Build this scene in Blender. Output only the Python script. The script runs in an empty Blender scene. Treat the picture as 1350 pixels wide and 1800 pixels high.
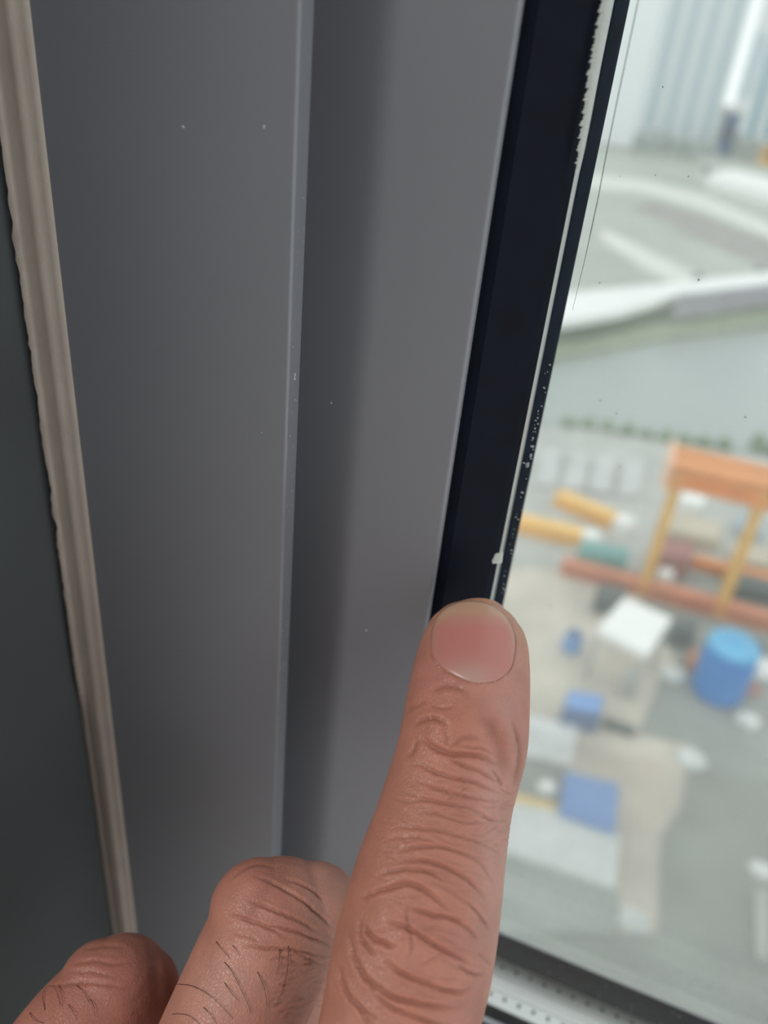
import bpy, bmesh, math, random
import numpy as np
from mathutils import Vector, Matrix
from mathutils.bvhtree import BVHTree

random.seed(7); rng = np.random.default_rng(7)
sc = bpy.context.scene
COL = sc.collection

# ------------------------------------------------------------------ camera
F = 1400.0                                   # focal length in pixels of the 1350x1800 frame
_D = np.array([-250., 2350., F]); _D /= np.linalg.norm(_D)
_L = np.array([-4765., -1350., F]); _L -= _L.dot(_D)*_D; _L /= np.linalg.norm(_L)
CZ = -_D; CX = -_L; CY = np.cross(CZ, CX)
MW = np.array([CX, CY, CZ])                  # world = MW @ camera (x right, y down, z forward)
cam = bpy.data.cameras.new('camera'); camo = bpy.data.objects.new('camera', cam); COL.objects.link(camo)
R = np.column_stack([MW[:, 0], -MW[:, 1], -MW[:, 2]])
camo.matrix_world = Matrix(R.tolist()).to_4x4()
cam.sensor_fit = 'HORIZONTAL'; cam.sensor_width = 36.0; cam.lens = 36.0*F/1350.0
cam.clip_start = 0.005; cam.clip_end = 5000
cam.dof.use_dof = True; cam.dof.focus_distance = 0.114
cam.dof.aperture_fstop = cam.lens/2.05        # a phone lens: about 2 mm of aperture
sc.camera = camo

# ------------------------------------------------------------------ sky, lights, exposure
w = bpy.data.worlds.new('overcast_sky'); sc.world = w; w.use_nodes = True
bg = w.node_tree.nodes['Background']
bg.inputs[0].default_value = (0.93, 0.97, 1.0, 1); bg.inputs[1].default_value = 1.3
sc.view_settings.view_transform = 'Standard'; sc.view_settings.look = 'None'
sc.view_settings.exposure = 0.0; sc.view_settings.gamma = 1.0; sc.view_settings.use_curve_mapping = False
sc.cycles.max_bounces = 6; sc.cycles.diffuse_bounces = 3; sc.cycles.glossy_bounces = 3; sc.cycles.transparent_max_bounces = 12; sc.cycles.adaptive_threshold = 0.05
LAMP_POWER = 32.0

# ------------------------------------------------------------------ helpers
def ray(px, py): return MW @ np.array([(px-675)/F, (py-900)/F, 1.0])
def at(px, py, depth): return ray(px, py)*depth
def on_y(px, py, y):
    r = ray(px, py); return r*(y/r[1])
def on_z(px, py, z):
    r = ray(px, py); return r*(z/r[2])
def project(P):
    C = P @ MW
    return C[:, 0]/C[:, 2]*F+675, C[:, 1]/C[:, 2]*F+900, C[:, 2]

def mat(name, col, rough=0.6, metal=0.0, noise=0.0, scale=50.0, bump=0.0, bscale=200.0, bdist=0.001, spec=0.5, detail=4.0):
    m = bpy.data.materials.new(name); m.use_nodes = True
    nt = m.node_tree; b = nt.nodes['Principled BSDF']
    b.inputs['Roughness'].default_value = rough; b.inputs['Metallic'].default_value = metal
    b.inputs['Specular IOR Level'].default_value = spec
    tc = nt.nodes.new('ShaderNodeTexCoord')
    n = nt.nodes.new('ShaderNodeTexNoise'); n.inputs['Scale'].default_value = scale; n.inputs['Detail'].default_value = detail
    nt.links.new(tc.outputs['Object'], n.inputs['Vector'])
    r = nt.nodes.new('ShaderNodeMapRange')
    r.inputs['From Min'].default_value = 0.3; r.inputs['From Max'].default_value = 0.7
    r.inputs['To Min'].default_value = 1-noise; r.inputs['To Max'].default_value = 1+noise
    nt.links.new(n.outputs['Fac'], r.inputs['Value'])
    mx = nt.nodes.new('ShaderNodeMix'); mx.data_type = 'RGBA'; mx.blend_type = 'MULTIPLY'; mx.inputs['Factor'].default_value = 1
    mx.inputs['A'].default_value = (*col, 1); nt.links.new(r.outputs[0], mx.inputs['B'])
    nt.links.new(mx.outputs['Result'], b.inputs['Base Color'])
    if bump:
        n2 = nt.nodes.new('ShaderNodeTexNoise'); n2.inputs['Scale'].default_value = bscale; n2.inputs['Detail'].default_value = 5
        nt.links.new(tc.outputs['Object'], n2.inputs['Vector'])
        bp = nt.nodes.new('ShaderNodeBump'); bp.inputs['Strength'].default_value = bump; bp.inputs['Distance'].default_value = bdist
        nt.links.new(n2.outputs['Fac'], bp.inputs['Height']); nt.links.new(bp.outputs[0], b.inputs['Normal'])
    return m

def mesh_obj(name, verts, faces, material, parent=None, smooth=False):
    me = bpy.data.meshes.new(name); me.from_pydata([tuple(map(float, v)) for v in verts], [], [tuple(f) for f in faces]); me.update()
    bm = bmesh.new(); bm.from_mesh(me); bmesh.ops.recalc_face_normals(bm, faces=bm.faces); bm.to_mesh(me); bm.free()
    if material: me.materials.append(material)
    if smooth:
        for p in me.polygons: p.use_smooth = True
    o = bpy.data.objects.new(name, me); COL.objects.link(o)
    if parent is not None:
        o.parent = parent; o.matrix_parent_inverse = parent.matrix_world.inverted()
    return o

def tag(o, label, cat, group=None, kind=None):
    o['label'] = label; o['category'] = cat
    if group: o['group'] = group
    if kind: o['kind'] = kind
    return o

def empty(name, loc=(0, 0, 0)):
    o = bpy.data.objects.new(name, None); COL.objects.link(o)
    o.matrix_world = Matrix.Translation(tuple(float(v) for v in loc)); o.empty_display_size = 0.01
    return o

def boxv(x0, x1, y0, y1, z0, z1):
    v = [(x, y, z) for z in (z0, z1) for y in (y0, y1) for x in (x0, x1)]
    f = [(0, 2, 3, 1), (4, 5, 7, 6), (0, 1, 5, 4), (2, 6, 7, 3), (0, 4, 6, 2), (1, 3, 7, 5)]
    return v, f
def box(name, b, material, parent=None):
    v, f = boxv(*b); return mesh_obj(name, v, f, material, parent)

def extrude(name, prof, z0, z1, material, parent=None, axis='z', smooth=False):
    """closed profile polygon swept along z (profile in x,y) or along x (profile in y,z)"""
    n = len(prof)
    if axis == 'z': v = [(p[0], p[1], z0) for p in prof]+[(p[0], p[1], z1) for p in prof]
    else: v = [(z0, p[0], p[1]) for p in prof]+[(z1, p[0], p[1]) for p in prof]
    f = [(i, (i+1) % n, n+(i+1) % n, n+i) for i in range(n)]+[tuple(range(n))[::-1], tuple(range(n, 2*n))]
    return mesh_obj(name, v, f, material, parent, smooth)

def arc(cx, cy, r, a0, a1, n=5):
    return [(cx+r*math.cos(math.radians(a0+(a1-a0)*i/n)), cy+r*math.sin(math.radians(a0+(a1-a0)*i/n))) for i in range(n+1)]

# ------------------------------------------------------------------ materials of the window
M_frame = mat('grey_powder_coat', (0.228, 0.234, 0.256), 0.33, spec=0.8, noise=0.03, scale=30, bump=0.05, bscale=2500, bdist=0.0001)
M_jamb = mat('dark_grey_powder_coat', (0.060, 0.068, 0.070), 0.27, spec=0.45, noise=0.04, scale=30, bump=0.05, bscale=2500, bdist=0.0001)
M_seal = mat('cream_silicone', (0.50, 0.43, 0.36), 0.5, noise=0.05, scale=120, bump=0.25, bscale=700, bdist=0.0004)
M_gasket = mat('black_rubber', (0.004, 0.006, 0.013), 0.5, spec=0.10, noise=0.2, scale=200, bump=0.1, bscale=1500, bdist=0.0001)
M_butyl = mat('blue_black_butyl', (0.006, 0.012, 0.024), 0.7, spec=0.06, noise=0.4, scale=400, bump=0.2, bscale=1500, bdist=0.0002)
M_spacer = mat('brushed_aluminium', (0.90, 0.91, 0.89), 0.34, metal=0.75, noise=0.05, scale=60)
M_hole = mat('dark_perforation', (0.02, 0.02, 0.02), 0.8)
M_fringe = mat('white_sealant', (0.84, 0.86, 0.84), 0.6, noise=0.06, scale=1500)
def translucent(m, k=0.55):
    nt = m.node_tree; b = nt.nodes['Principled BSDF']; out = nt.nodes['Material Output']
    tl = nt.nodes.new('ShaderNodeBsdfTranslucent'); tl.inputs[0].default_value = (0.9, 0.95, 0.9, 1)
    mx = nt.nodes.new('ShaderNodeMixShader'); mx.inputs[0].default_value = k
    nt.links.new(b.outputs[0], mx.inputs[1]); nt.links.new(tl.outputs[0], mx.inputs[2]); nt.links.new(mx.outputs[0], out.inputs['Surface'])
translucent(M_fringe)
M_speck = mat('pale_dust', (0.55, 0.58, 0.60), 0.8)
M_dirt = mat('dark_dirt', (0.03, 0.03, 0.03), 0.8)
M_lipedge = M_frame

def glass_mat(name, dust_haze):
    m = bpy.data.materials.new(name); m.use_nodes = True; nt = m.node_tree
    for n in list(nt.nodes): nt.nodes.remove(n)
    N = nt.nodes.new; out = N('ShaderNodeOutputMaterial')
    tr = N('ShaderNodeBsdfTransparent'); tr.inputs[0].default_value = (0.985, 0.995, 0.988, 1)
    gl = N('ShaderNodeBsdfGlossy'); gl.inputs['Roughness'].default_value = 0.02
    fr = N('ShaderNodeFresnel'); fr.inputs[0].default_value = 1.45
    mul = N('ShaderNodeMath'); mul.operation = 'MULTIPLY'; mul.inputs[1].default_value = 0.18
    nt.links.new(fr.outputs[0], mul.inputs[0])
    mg = N('ShaderNodeMixShader'); nt.links.new(mul.outputs[0], mg.inputs[0]); nt.links.new(tr.outputs[0], mg.inputs[1]); nt.links.new(gl.outputs[0], mg.inputs[2])
    tl = N('ShaderNodeBsdfTranslucent'); tl.inputs[0].default_value = (0.95, 0.97, 0.93, 1)
    df = N('ShaderNodeBsdfDiffuse'); df.inputs[0].default_value = (0.8, 0.8, 0.78, 1)
    md = N('ShaderNodeMixShader'); md.inputs[0].default_value = 0.3
    nt.links.new(tl.outputs[0], md.inputs[1]); nt.links.new(df.outputs[0], md.inputs[2])
    tc = N('ShaderNodeTexCoord'); no = N('ShaderNodeTexNoise'); no.inputs['Scale'].default_value = 18; no.inputs['Detail'].default_value = 6
    nt.links.new(tc.outputs['Object'], no.inputs['Vector'])
    mr = N('ShaderNodeMapRange'); mr.inputs['From Min'].default_value = 0.3; mr.inputs['From Max'].default_value = 0.75
    mr.inputs['To Min'].default_value = dust_haze*0.6; mr.inputs['To Max'].default_value = dust_haze*1.5
    nt.links.new(no.outputs['Fac'], mr.inputs['Value'])
    mf = N('ShaderNodeMixShader'); nt.links.new(mr.outputs[0], mf.inputs[0]); nt.links.new(mg.outputs[0], mf.inputs[1]); nt.links.new(md.outputs[0], mf.inputs[2])
    nt.links.new(mf.outputs[0], out.inputs['Surface'])
    return m
M_glass_in = glass_mat('inner_glass', 0.004)
M_glass_out = glass_mat('dusty_hazy_outer_glass', 0.11)  # dust film raised to stand in for haze over the view too

# ------------------------------------------------------------------ the window (profile in metres, camera at the origin)
S = 0.84
Z0, Z1 = -0.42, 0.95                         # the extrusions run on below the sill line and up to the head
YW = 0.112*S                                 # wide frame face
YL = 0.1165*S                                # back of its lip
YM = 0.125*S                                 # recessed sash face
YG = 0.135*S                                 # inner glass, room side
YG1 = 0.140*S                                # inner glass, cavity side
YG2 = 0.1565*S                               # outer glass, cavity side
YG3 = 0.1625*S
XC1 = -0.905*YW; XC0 = -0.988*YW             # cream bead
XLIP = -0.5050*YW                            # right end of the lip
XS = -0.2400*YM                              # right end of the sash face
XN = -0.1478*YG                               # where the gasket meets the glass
XSP = -0.1545*YG1                            # spacer face
ZSP = -1.745*YG1                             # top of the lower spacer
XR = 0.80                                    # right end of the glazing
win = empty('window_1', (XS, YM, ZSP))
tag(win, 'grey framed double glazed window with black gasket beside the pointing finger', 'window', kind='structure')

# jamb panel at the far left, turned towards the room
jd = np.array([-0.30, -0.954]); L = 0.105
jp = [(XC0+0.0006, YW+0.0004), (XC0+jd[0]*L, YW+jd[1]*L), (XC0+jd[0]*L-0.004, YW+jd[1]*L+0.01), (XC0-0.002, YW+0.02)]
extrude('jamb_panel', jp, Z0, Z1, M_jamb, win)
# wide frame panel with its thin rounded lip
r = 0.0005
prof = [(XC1-0.004, YW)] + arc(XLIP-r, YW+r, r, -90, 0, 6) + arc(XLIP-0.0004, YL-0.0004, 0.0004, 0, 90, 4) + [(XLIP-0.014, YL), (XLIP-0.014, YL+0.012), (XC1-0.004, YL+0.012)]
extrude('frame_panel', prof, Z0, Z1, M_frame, win)
# sash face, running back behind the lip
r = 0.0007
prof = [(XLIP-0.0135, YM+0.0006), (XLIP-0.004, YM)] + arc(XS-r, YM+r, r, -90, 0, 6) + [(XS, YM+0.012), (XLIP-0.0135, YM+0.012)]
extrude('sash_panel', prof, Z0, Z1, M_frame, win)
# black glazing gasket: a narrow shoulder, then the slope to the glass
prof = [(XS+0.0001, YM+0.0012), (XS+0.0016, YM+0.0018), (XN-0.0008, YG-0.0016), (XN, YG-0.0004), (XN, YG+0.0000), (XS-0.004, YG+0.0), (XS-0.004, YM+0.003)]
prof[0] = (XS-0.0004, YM+0.0012)
extrude('glazing_gasket', prof, ZSP-0.01, Z1, M_gasket, win)
# ragged cream sealant bead
nz = 1500
zs = np.linspace(-0.30, 0.24, nz)
wob = np.interp(np.arange(nz), np.arange(0, nz, 3), rng.normal(0, 1, len(np.arange(0, nz, 3))))
prow = [(0.0, 0.0012), (0.03, -0.0006), (0.10, -0.0012), (0.17, -0.0016), (0.22, -0.0010), (0.30, -0.0008), (0.55, -0.0009), (0.66, -0.0010), (0.70, -0.0006), (0.85, -0.0004), (0.97, -0.0002), (1.0, 0.0012)]
V = []; Fc = []
zc = on_y(85, 840, YW)[2]
for i, z in enumerate(zs):
    for k, (t, d) in enumerate(prow):
        x = XC0+(XC1-XC0)*t; y = YW+d
        if k <= 3:
            jit = 0.00013*wob[i]*(1.0 if z > zc-0.05 else 0.4)
            chip = 0.0010*math.exp(-((z-zc)/0.0022)**2)+0.0007*math.exp(-((z-zc-0.016)/0.0016)**2)+0.0006*math.exp(-((z-zc+0.009)/0.0012)**2)
            x += jit+chip*(1-k*0.2)
        if z < zc-0.045 and k in (2, 3, 4): y += 0.0007*min(1, (zc-0.045-z)/0.01)
        V.append((x, y, z))
K = len(prow)
for i in range(nz-1):
    for k in range(K-1): Fc.append((i*K+k, i*K+k+1, (i+1)*K+k+1, (i+1)*K+k))
mesh_obj('sealant_bead', V, Fc, M_seal, win, True)

# glass panes (each a thin solid)
g1 = box('inner_pane', (XN-0.006, XR, YG, YG1, ZSP-0.010, Z1), M_glass_in, win)
g2 = box('outer_pane', (XSP-0.004, XR, YG2, YG3, ZSP-0.006, Z1), M_glass_out, win)
# vertical spacer bar and outer seal on the left
box('spacer_bar', (XSP-0.006, XSP, YG1+0.0001, YG2-0.0001, ZSP-0.005, Z1), M_spacer, win)
xo = -0.1268*YG2
ysl = XSP/-0.1428
prof = [(XSP+0.00002, ysl), (XSP+0.0003, ysl+0.0004), (xo-0.0002, YG2-0.0010), (xo, YG2-0.0001), (XSP+0.00002, YG2-0.0001)]
extrude('outer_seal', prof, ZSP-0.004, Z1, M_butyl, win)
# a hair-thin dark line down the glass
def tube(pts, rad, n=6):
    V = []; Fc = []; pts = [np.array(p, float) for p in pts]; m = len(pts)
    for i, p in enumerate(pts):
        t = pts[min(i+1, m-1)]-pts[max(i-1, 0)]; t /= np.linalg.norm(t)+1e-12
        a = np.cross(t, [0.3, 0.9, 0.2]); a /= np.linalg.norm(a); b = np.cross(t, a)
        rr = rad[i] if hasattr(rad, '__len__') else rad
        for k in range(n):
            an = 2*math.pi*k/n; V.append(p+rr*(math.cos(an)*a+math.sin(an)*b))
    for i in range(m-1):
        for k in range(n): Fc.append((i*n+k, i*n+(k+1) % n, (i+1)*n+(k+1) % n, (i+1)*n+k))
    Fc += [tuple(range(n)), tuple(range((m-1)*n, m*n))]
    return V, Fc
ln = [(1130, -40), (1122, 0), (1101, 100), (1080, 200), (1062, 290), (1052, 345), (1041, 396), (1029, 452), (1006, 546)]
V, Fc = tube([on_y(x, y, YG-0.00005) for x, y in ln], [0.00006]*7+[0.00004, 0.00002])
mesh_obj('dark_line', V, Fc, M_dirt, win)

# torn white sealant fringe along the upper spacer
V = []; Fc = []
n = 150
for i in range(n):
    t = i/(n-1); py = -30+t*(330)
    xl = np.interp(py, [-30, 0, 75, 130, 200, 262, 300], [1066, 1059, 1045, 1035, 1026, 1017, 1013]); xr = np.interp(py, [-30, 0, 100, 200, 262, 300], [1085, 1078, 1058, 1040, 1028, 1019])
    saw = ((py*0.045) % 1.0)
    xl += -5.0*(saw**2)+rng.normal(0, 0.9) + (2 if rng.random() < .1 else 0)
    yf = YG-0.0024
    a = on_y(xl, py, yf); b = on_y((xl+xr)/2, py, yf-0.0004); c = on_y(xr, py, yf); d_ = on_y((xl+xr)/2, py, yf+0.0003)
    V += [a, b, c, d_]
for i in range(n-1):
    for k in range(4): Fc.append((i*4+k, i*4+(k+1) % 4, (i+1)*4+(k+1) % 4, (i+1)*4+k))
mesh_obj('sealant_fringe', V, Fc, M_fringe, win)
# little torn tab of white tape
q = [(863, 976), (884, 972), (882, 990), (866, 991)]
fr_ = [on_y(x, y, YG-0.0012-0.0002*i) for i, (x, y) in enumerate(q)]; bk = [p+np.array([0, 0.0003, 0]) for p in fr_]
mesh_obj('tape_tab', fr_+bk, [(0, 1, 2, 3), (7, 6, 5, 4), (0, 4, 5, 1), (1, 5, 6, 2), (2, 6, 7, 3), (3, 7, 4, 0)], M_fringe, win)

# lower edge: perforated spacer, outer seal, inner gasket and bottom rail
sp = box('spacer_bar', (XSP, XR, YG1+0.0001, YG2-0.0001, ZSP-0.006, ZSP), M_spacer, win)
for yy in (0.30, 0.42, 0.52, 0.60):
    ym = YG1+(YG2-YG1)*yy
    box('spacer_groove', (XSP+0.001, XR, ym-0.00006, ym+0.00006, ZSP, ZSP+0.00008), M_frame, sp)
hm = None
for row, yy in enumerate((0.19, 0.76)):
    for k in range(26):
        x = XSP+0.0125+k*0.00372+(0.0012 if row else 0)
        if hm is None:
            V = []; Fc = []
            nn = 10
            for ring, (s_, dz) in enumerate(((1.25, 0.00003), (1.0, 0.00012), (0.8, 0.00003))):
                for a in range(nn): V.append((0.00036*s_*math.cos(2*math.pi*a/nn), 0.00044*s_*math.sin(2*math.pi*a/nn), dz))
            for ring in range(2):
                for a in range(nn): Fc.append((ring*nn+a, ring*nn+(a+1) % nn, (ring+1)*nn+(a+1) % nn, (ring+1)*nn+a))
            Fc.append(tuple(range(2*nn, 3*nn)))
            o = mesh_obj('perforation', V, Fc, M_hole, sp); hm = o.data
        else:
            o = bpy.data.objects.new('perforation', hm); COL.objects.link(o); o.parent = sp
        o.location = (x, YG1+(YG2-YG1)*yy, ZSP)
zt = -1.497*YG2
prof = [(YG2-0.0001, ZSP), (YG2-0.0016, ZSP+0.0002), (YG2-0.0010, zt-0.0005), (YG2-0.0001, zt)]
extrude('outer_seal', prof, xo-0.004, XR, M_butyl, win, axis='x')
zr = ZSP-0.0015
prof = [(YG, zr+0.0006), (YG-0.0014, zr), (YM+0.0015, zr-0.0100), (YM-0.0002, zr-0.0115), (YM-0.0002, zr-0.018), (YG, zr-0.018)]
extrude('glazing_gasket', prof, XS, XR, M_gasket, win, axis='x')
prof = [(YM, zr-0.0115), (YM+0.012, zr-0.0115), (YM+0.012, zr-0.09), (YM, zr-0.09)]
extrude('bottom_rail', prof, XS, XR, M_frame, win, axis='x')
prof = [(YM, Z1), (YM+0.05, Z1), (YM+0.05, Z1+0.06), (YM, Z1+0.06)]
extrude('head_rail', prof, XC0, XR+0.05, M_frame, win, axis='x')
box('right_stile', (XR, XR+0.05, YM, YM+0.05, zr-0.09, Z1), M_frame, win)

# dust, bubbles and droplets: tiny lumps too many to count, one mesh each
def flecks(name, spots, material, parent, squash=0.5):
    V = []; Fc = []
    for (p, nrm, s) in spots:
        p = np.array(p); nrm = np.array(nrm, float); nrm /= np.linalg.norm(nrm)
        a = np.cross(nrm, [0.1, 0.2, 0.97]); a /= np.linalg.norm(a); b = np.cross(nrm, a)
        ph = random.random()*6.28; st = 0.7+0.7*random.random(); b0 = len(V)
        for k in range(6):
            an = ph+k*math.pi/3; V.append(p+s*(math.cos(an)*a*st+math.sin(an)*b/st))
        V.append(p+nrm*s*squash)
        for k in range(6): Fc.append((b0+k, b0+(k+1) % 6, b0+6))
    o = mesh_obj(name, V, Fc, material, parent); o['kind'] = 'stuff'
    return o
spots = []
for _ in range(95):                                                # on the blue lit edge of the lip
    py = random.choice([random.uniform(300, 1480), random.uniform(1100, 1330), random.uniform(1180, 1330)]); z = on_y(500, py, YW)[2]
    spots.append(((XLIP+0.00001, random.uniform(YW+0.0006, YL-0.0006), z), (1, 0, 0), random.uniform(0.00005, 0.00014)))
for (x, y, s) in ((518, 665, .00028), (519, 672, .0003), (582, 708, .0002), (644, 1108, .00022), (464, 223, .0002), (322, 223, .00022), (568, 1288, .00014), (460, 760, .0001)):
    yp = YW if x < 490 else YM
    if x in (518, 519): spots.append(((XLIP+0.00001, YW+0.002, on_y(500, y, YW)[2]), (1, 0, 0), s))
    else: spots.append((on_y(x, y, yp)-np.array([0, 0.00002, 0]), (0, -1, 0), s))
flecks('dust_specks', spots, M_speck, win)
spots = []
for _ in range(46):                                                # dots along the dark outer seal
    py = random.uniform(640, 1045); xx = np.interp(py, [640, 1045], [965, 882])+random.uniform(-4, 4)
    spots.append((on_y(xx, py, YG-0.0001), (0, -1, 0), random.uniform(0.00008, 0.00018)))
for (x, y, s) in ((927, 818, .0004), (933, 801, .00032), (935, 785, .00026), (921, 814, .0002), (937, 770, .0002), (918, 866, .00025)):
    spots.append((on_y(x, y, YG-0.0001), (0, -1, 0), s))
for _ in range(60):                                                # droplets on the lower seal
    px = random.uniform(900, 1260); py = 1640+(px-880)*0.43+random.uniform(6, 45)
    if random.random() < (px-850)/420: spots.append((on_y(px, py, YG-0.0001), (0, -1, 0), random.uniform(0.00008, 0.00022)))
flecks('droplets', spots, mat('pale_droplets', (0.30, 0.33, 0.36), 0.4), win)
spots = []
for (x, y) in ((1162, 575), (1090, 820), (1077, 897), (1055, 704), (1084, 727), (1310, 733), (884, 1603), (1166, 1578), (1165, 153), (1088, 1397), (967, 1066), (935, 1238), (1080, 1220), (1090, 310), (1152, 308), (1210, 310), (1228, 492), (1054, 497), (1131, 1408), (1090, 1620), (1078, 868)):
    spots.append((on_y(x, y, YG3+0.0001), (0, -1, 0), random.uniform(0.00007, 0.00018)))
for _ in range(340):
    px = random.uniform(1130, 1400); py = 1690+(px-1130)*0.45+abs(random.gauss(0, 1))*38-15
    if random.random() < (px-1080)/200: spots.append((on_y(px, py, YG3+0.0001), (0, -1, 0), random.uniform(0.00005, 0.00017)))
flecks('glass_dirt', spots, M_dirt, win)

# ------------------------------------------------------------------ the room behind the camera
M_wall = mat('white_wall_paint', (0.45, 0.45, 0.45), 0.8, noise=0.02, scale=8)
M_floor = mat('grey_floor', (0.35, 0.33, 0.30), 0.6, noise=0.1, scale=6)
ZF, ZC, XWL, XWR, YB = -1.45, 1.15, -2.6, 0.95, -3.6
def struct(o, label, cat): return tag(o, label, cat, kind='structure')
struct(box('floor', (XWL-.1, XWR+.1, YB-.1, 0.30, ZF-0.1, ZF), M_floor), 'plain grey floor of the room', 'floor')
struct(box('ceiling', (XWL-.1, XWR+.1, YB-.1, 0.30, ZC, ZC+0.1), M_wall), 'plain white ceiling of the room', 'ceiling')
struct(box('wall_back', (XWL, XWR, YB-.1, YB, ZF, ZC), M_wall), 'white wall behind the viewer', 'wall')
struct(box('wall_left', (XWL-.1, XWL, YB, 0.2, ZF, ZC), M_wall), 'white wall on the left of the room', 'wall')
# window wall: left of the frame, below the sill, right of the glazing, above the head
V = []; Fc = []
for b in ((XWL, XC0-0.033, YW-0.099, 0.20, ZF, ZC), (XC0-0.036, XR+0.05, YM+0.0005, 0.20, ZF, zr-0.0905), (XR+0.0505, XWR, YM, 0.20, ZF, ZC), (XC0-0.036, XR+0.05, YM, 0.20, Z1+0.0605, ZC)):
    v, f = boxv(*b); k = len(V); V += v; Fc += [tuple(i+k for i in q) for q in f]
struct(mesh_obj('wall_front', V, Fc, M_wall), 'white wall around the window opening', 'wall')
# right wall, its wide opening added and sized to bring in side daylight
V = []; Fc = []
for b in ((XWR, XWR+.1, YB, -1.35, ZF, ZC), (XWR, XWR+.1, 0.10, 0.2, ZF, ZC), (XWR, XWR+.1, -1.35, 0.10, ZF, -1.2), (XWR, XWR+.1, -1.35, 0.10, 1.05, ZC)):
    v, f = boxv(*b); k = len(V); V += v; Fc += [tuple(i+k for i in q) for q in f]
struct(mesh_obj('wall_right', V, Fc, M_wall), 'white wall on the right with a wide opening added for side daylight', 'wall')
# unseen ceiling lamp, added and placed to light the frame and hand
LX, LY = -0.93, -1.15
lamp = empty('added_ceiling_lamp', (LX, LY, ZC)); tag(lamp, 'unseen square white ceiling lamp added to light the frame and hand', 'lamp')
box('added_lamp_housing', (LX-.31, LX+.31, LY-.31, LY+.31, ZC-0.06, ZC), M_wall, lamp)
ld = bpy.data.lights.new('added_lamp_light', 'AREA'); ld.shape = 'SQUARE'; ld.size = 0.58; ld.energy = LAMP_POWER; ld.color = (1.0, 0.97, 0.93)
lo = bpy.data.objects.new('added_lamp_light', ld); COL.objects.link(lo); lo.location = (LX, LY, ZC-0.065)
lo.parent = lamp; lo.matrix_parent_inverse = lamp.matrix_world.inverted()

# ------------------------------------------------------------------ the yard, river and towers far below and beyond the glass
GZ = -25.0
def gp(px, py, h=0.0): return on_z(px, py, GZ+h)
def cm(name, c, rough=0.8, noise=0.12, scale=0.4, **k): return mat(name, c, rough, noise=noise, scale=scale, **k)
E_asphalt = cm('asphalt', (.29, .305, .28)); E_conc = cm('pale_concrete', (.47, .47, .44)); E_sand = cm('sandy_ground', (.56, .51, .43), noise=.15)
E_green = cm('grass_bank', (.29, .33, .23), noise=.25, scale=.8); E_water = mat('river_water', (.32, .355, .335), 0.25, noise=.05, scale=.05, bump=.3, bscale=.8, bdist=.05)
E_plain = cm('far_plain', (.42, .45, .40), scale=.05, noise=.15); E_road = cm('pale_road', (.68, .68, .62)); E_rail = cm('track_bed', (.33, .31, .29), noise=.2)
E_white = mat('white_sheet', (.88, .88, .85), .5, noise=.03, scale=1); E_slab = cm('white_gravel', (.66, .68, .66), noise=.1, scale=2)
E_orange = mat('orange_steel', (.74, .27, .06), .5, noise=.1, scale=.8); E_rust = mat('red_oxide_steel', (.56, .20, .10), .6, noise=.15, scale=.8); E_ochre = mat('yellow_steel', (.72, .40, .10), .5, noise=.1, scale=.8)
E_blue = mat('blue_plastic', (.02, .20, .56), .4, noise=.08, scale=.7); E_lblue = mat('light_blue_plastic', (.10, .40, .66), .4, noise=.08, scale=.7)
E_tarp = mat('blue_sheet', (.17, .32, .62), .6, noise=.06, scale=.5); E_navy = mat('faded_blue_steel', (.10, .16, .29), .6, noise=.15, scale=.6); E_dark = cm('dark_steel', (.10, .12, .12))
E_teal = cm('teal_paint', (.16, .36, .34)); E_beige = cm('beige_timber', (.52, .46, .36)); E_red = cm('dull_red_paint', (.38, .17, .15)); E_leaf = cm('leaves', (.22, .28, .19), noise=.35, scale=1.5)
E_tower = cm('pale_facade', (.86, .89, .90), scale=.02, noise=.03); E_glassb = mat('blue_facade_glass', (.58, .68, .74), .3, noise=.05, scale=.02); E_teal2 = mat('teal_facade_glass', (.30, .50, .58), .3, noise=.05, scale=.02)
E_lav = cm('lilac_grey_shade', (.36, .34, .38)); E_grey = cm('mid_grey', (.36, .38, .37))

def prism(name, quad, h1, h0, m, parent=None):
    """solid with the plan of a quad whose top corners stand at the given picture points at height h1 above the yard"""
    top = [gp(x, y, h1) for x, y in quad]; n = len(top); bot = [p.copy() for p in top]
    for p in bot: p[2] = GZ+h0
    f = [tuple(range(n)), tuple(range(n, 2*n))[::-1]]+[(i, (i+1) % n, n+(i+1) % n, n+i) for i in range(n)]
    return mesh_obj(name, top+bot, f, m, parent)
def obox(name, c, size, yaw, m, parent=None, bev=0.0):
    bm = bmesh.new(); bmesh.ops.create_cube(bm, size=1.0)
    bmesh.ops.scale(bm, vec=size, verts=bm.verts)
    if bev: bmesh.ops.bevel(bm, geom=bm.edges[:], offset=bev, segments=2, affect='EDGES')
    bmesh.ops.rotate(bm, cent=(0, 0, 0), matrix=Matrix.Rotation(yaw, 3, 'Z'), verts=bm.verts)
    bmesh.ops.translate(bm, vec=tuple(float(v) for v in c), verts=bm.verts)
    me = bpy.data.meshes.new(name); bm.to_mesh(me); bm.free(); me.materials.append(m)
    o = bpy.data.objects.new(name, me); COL.objects.link(o)
    if parent is not None: o.parent = parent; o.matrix_parent_inverse = parent.matrix_world.inverted()
    return o
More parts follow.
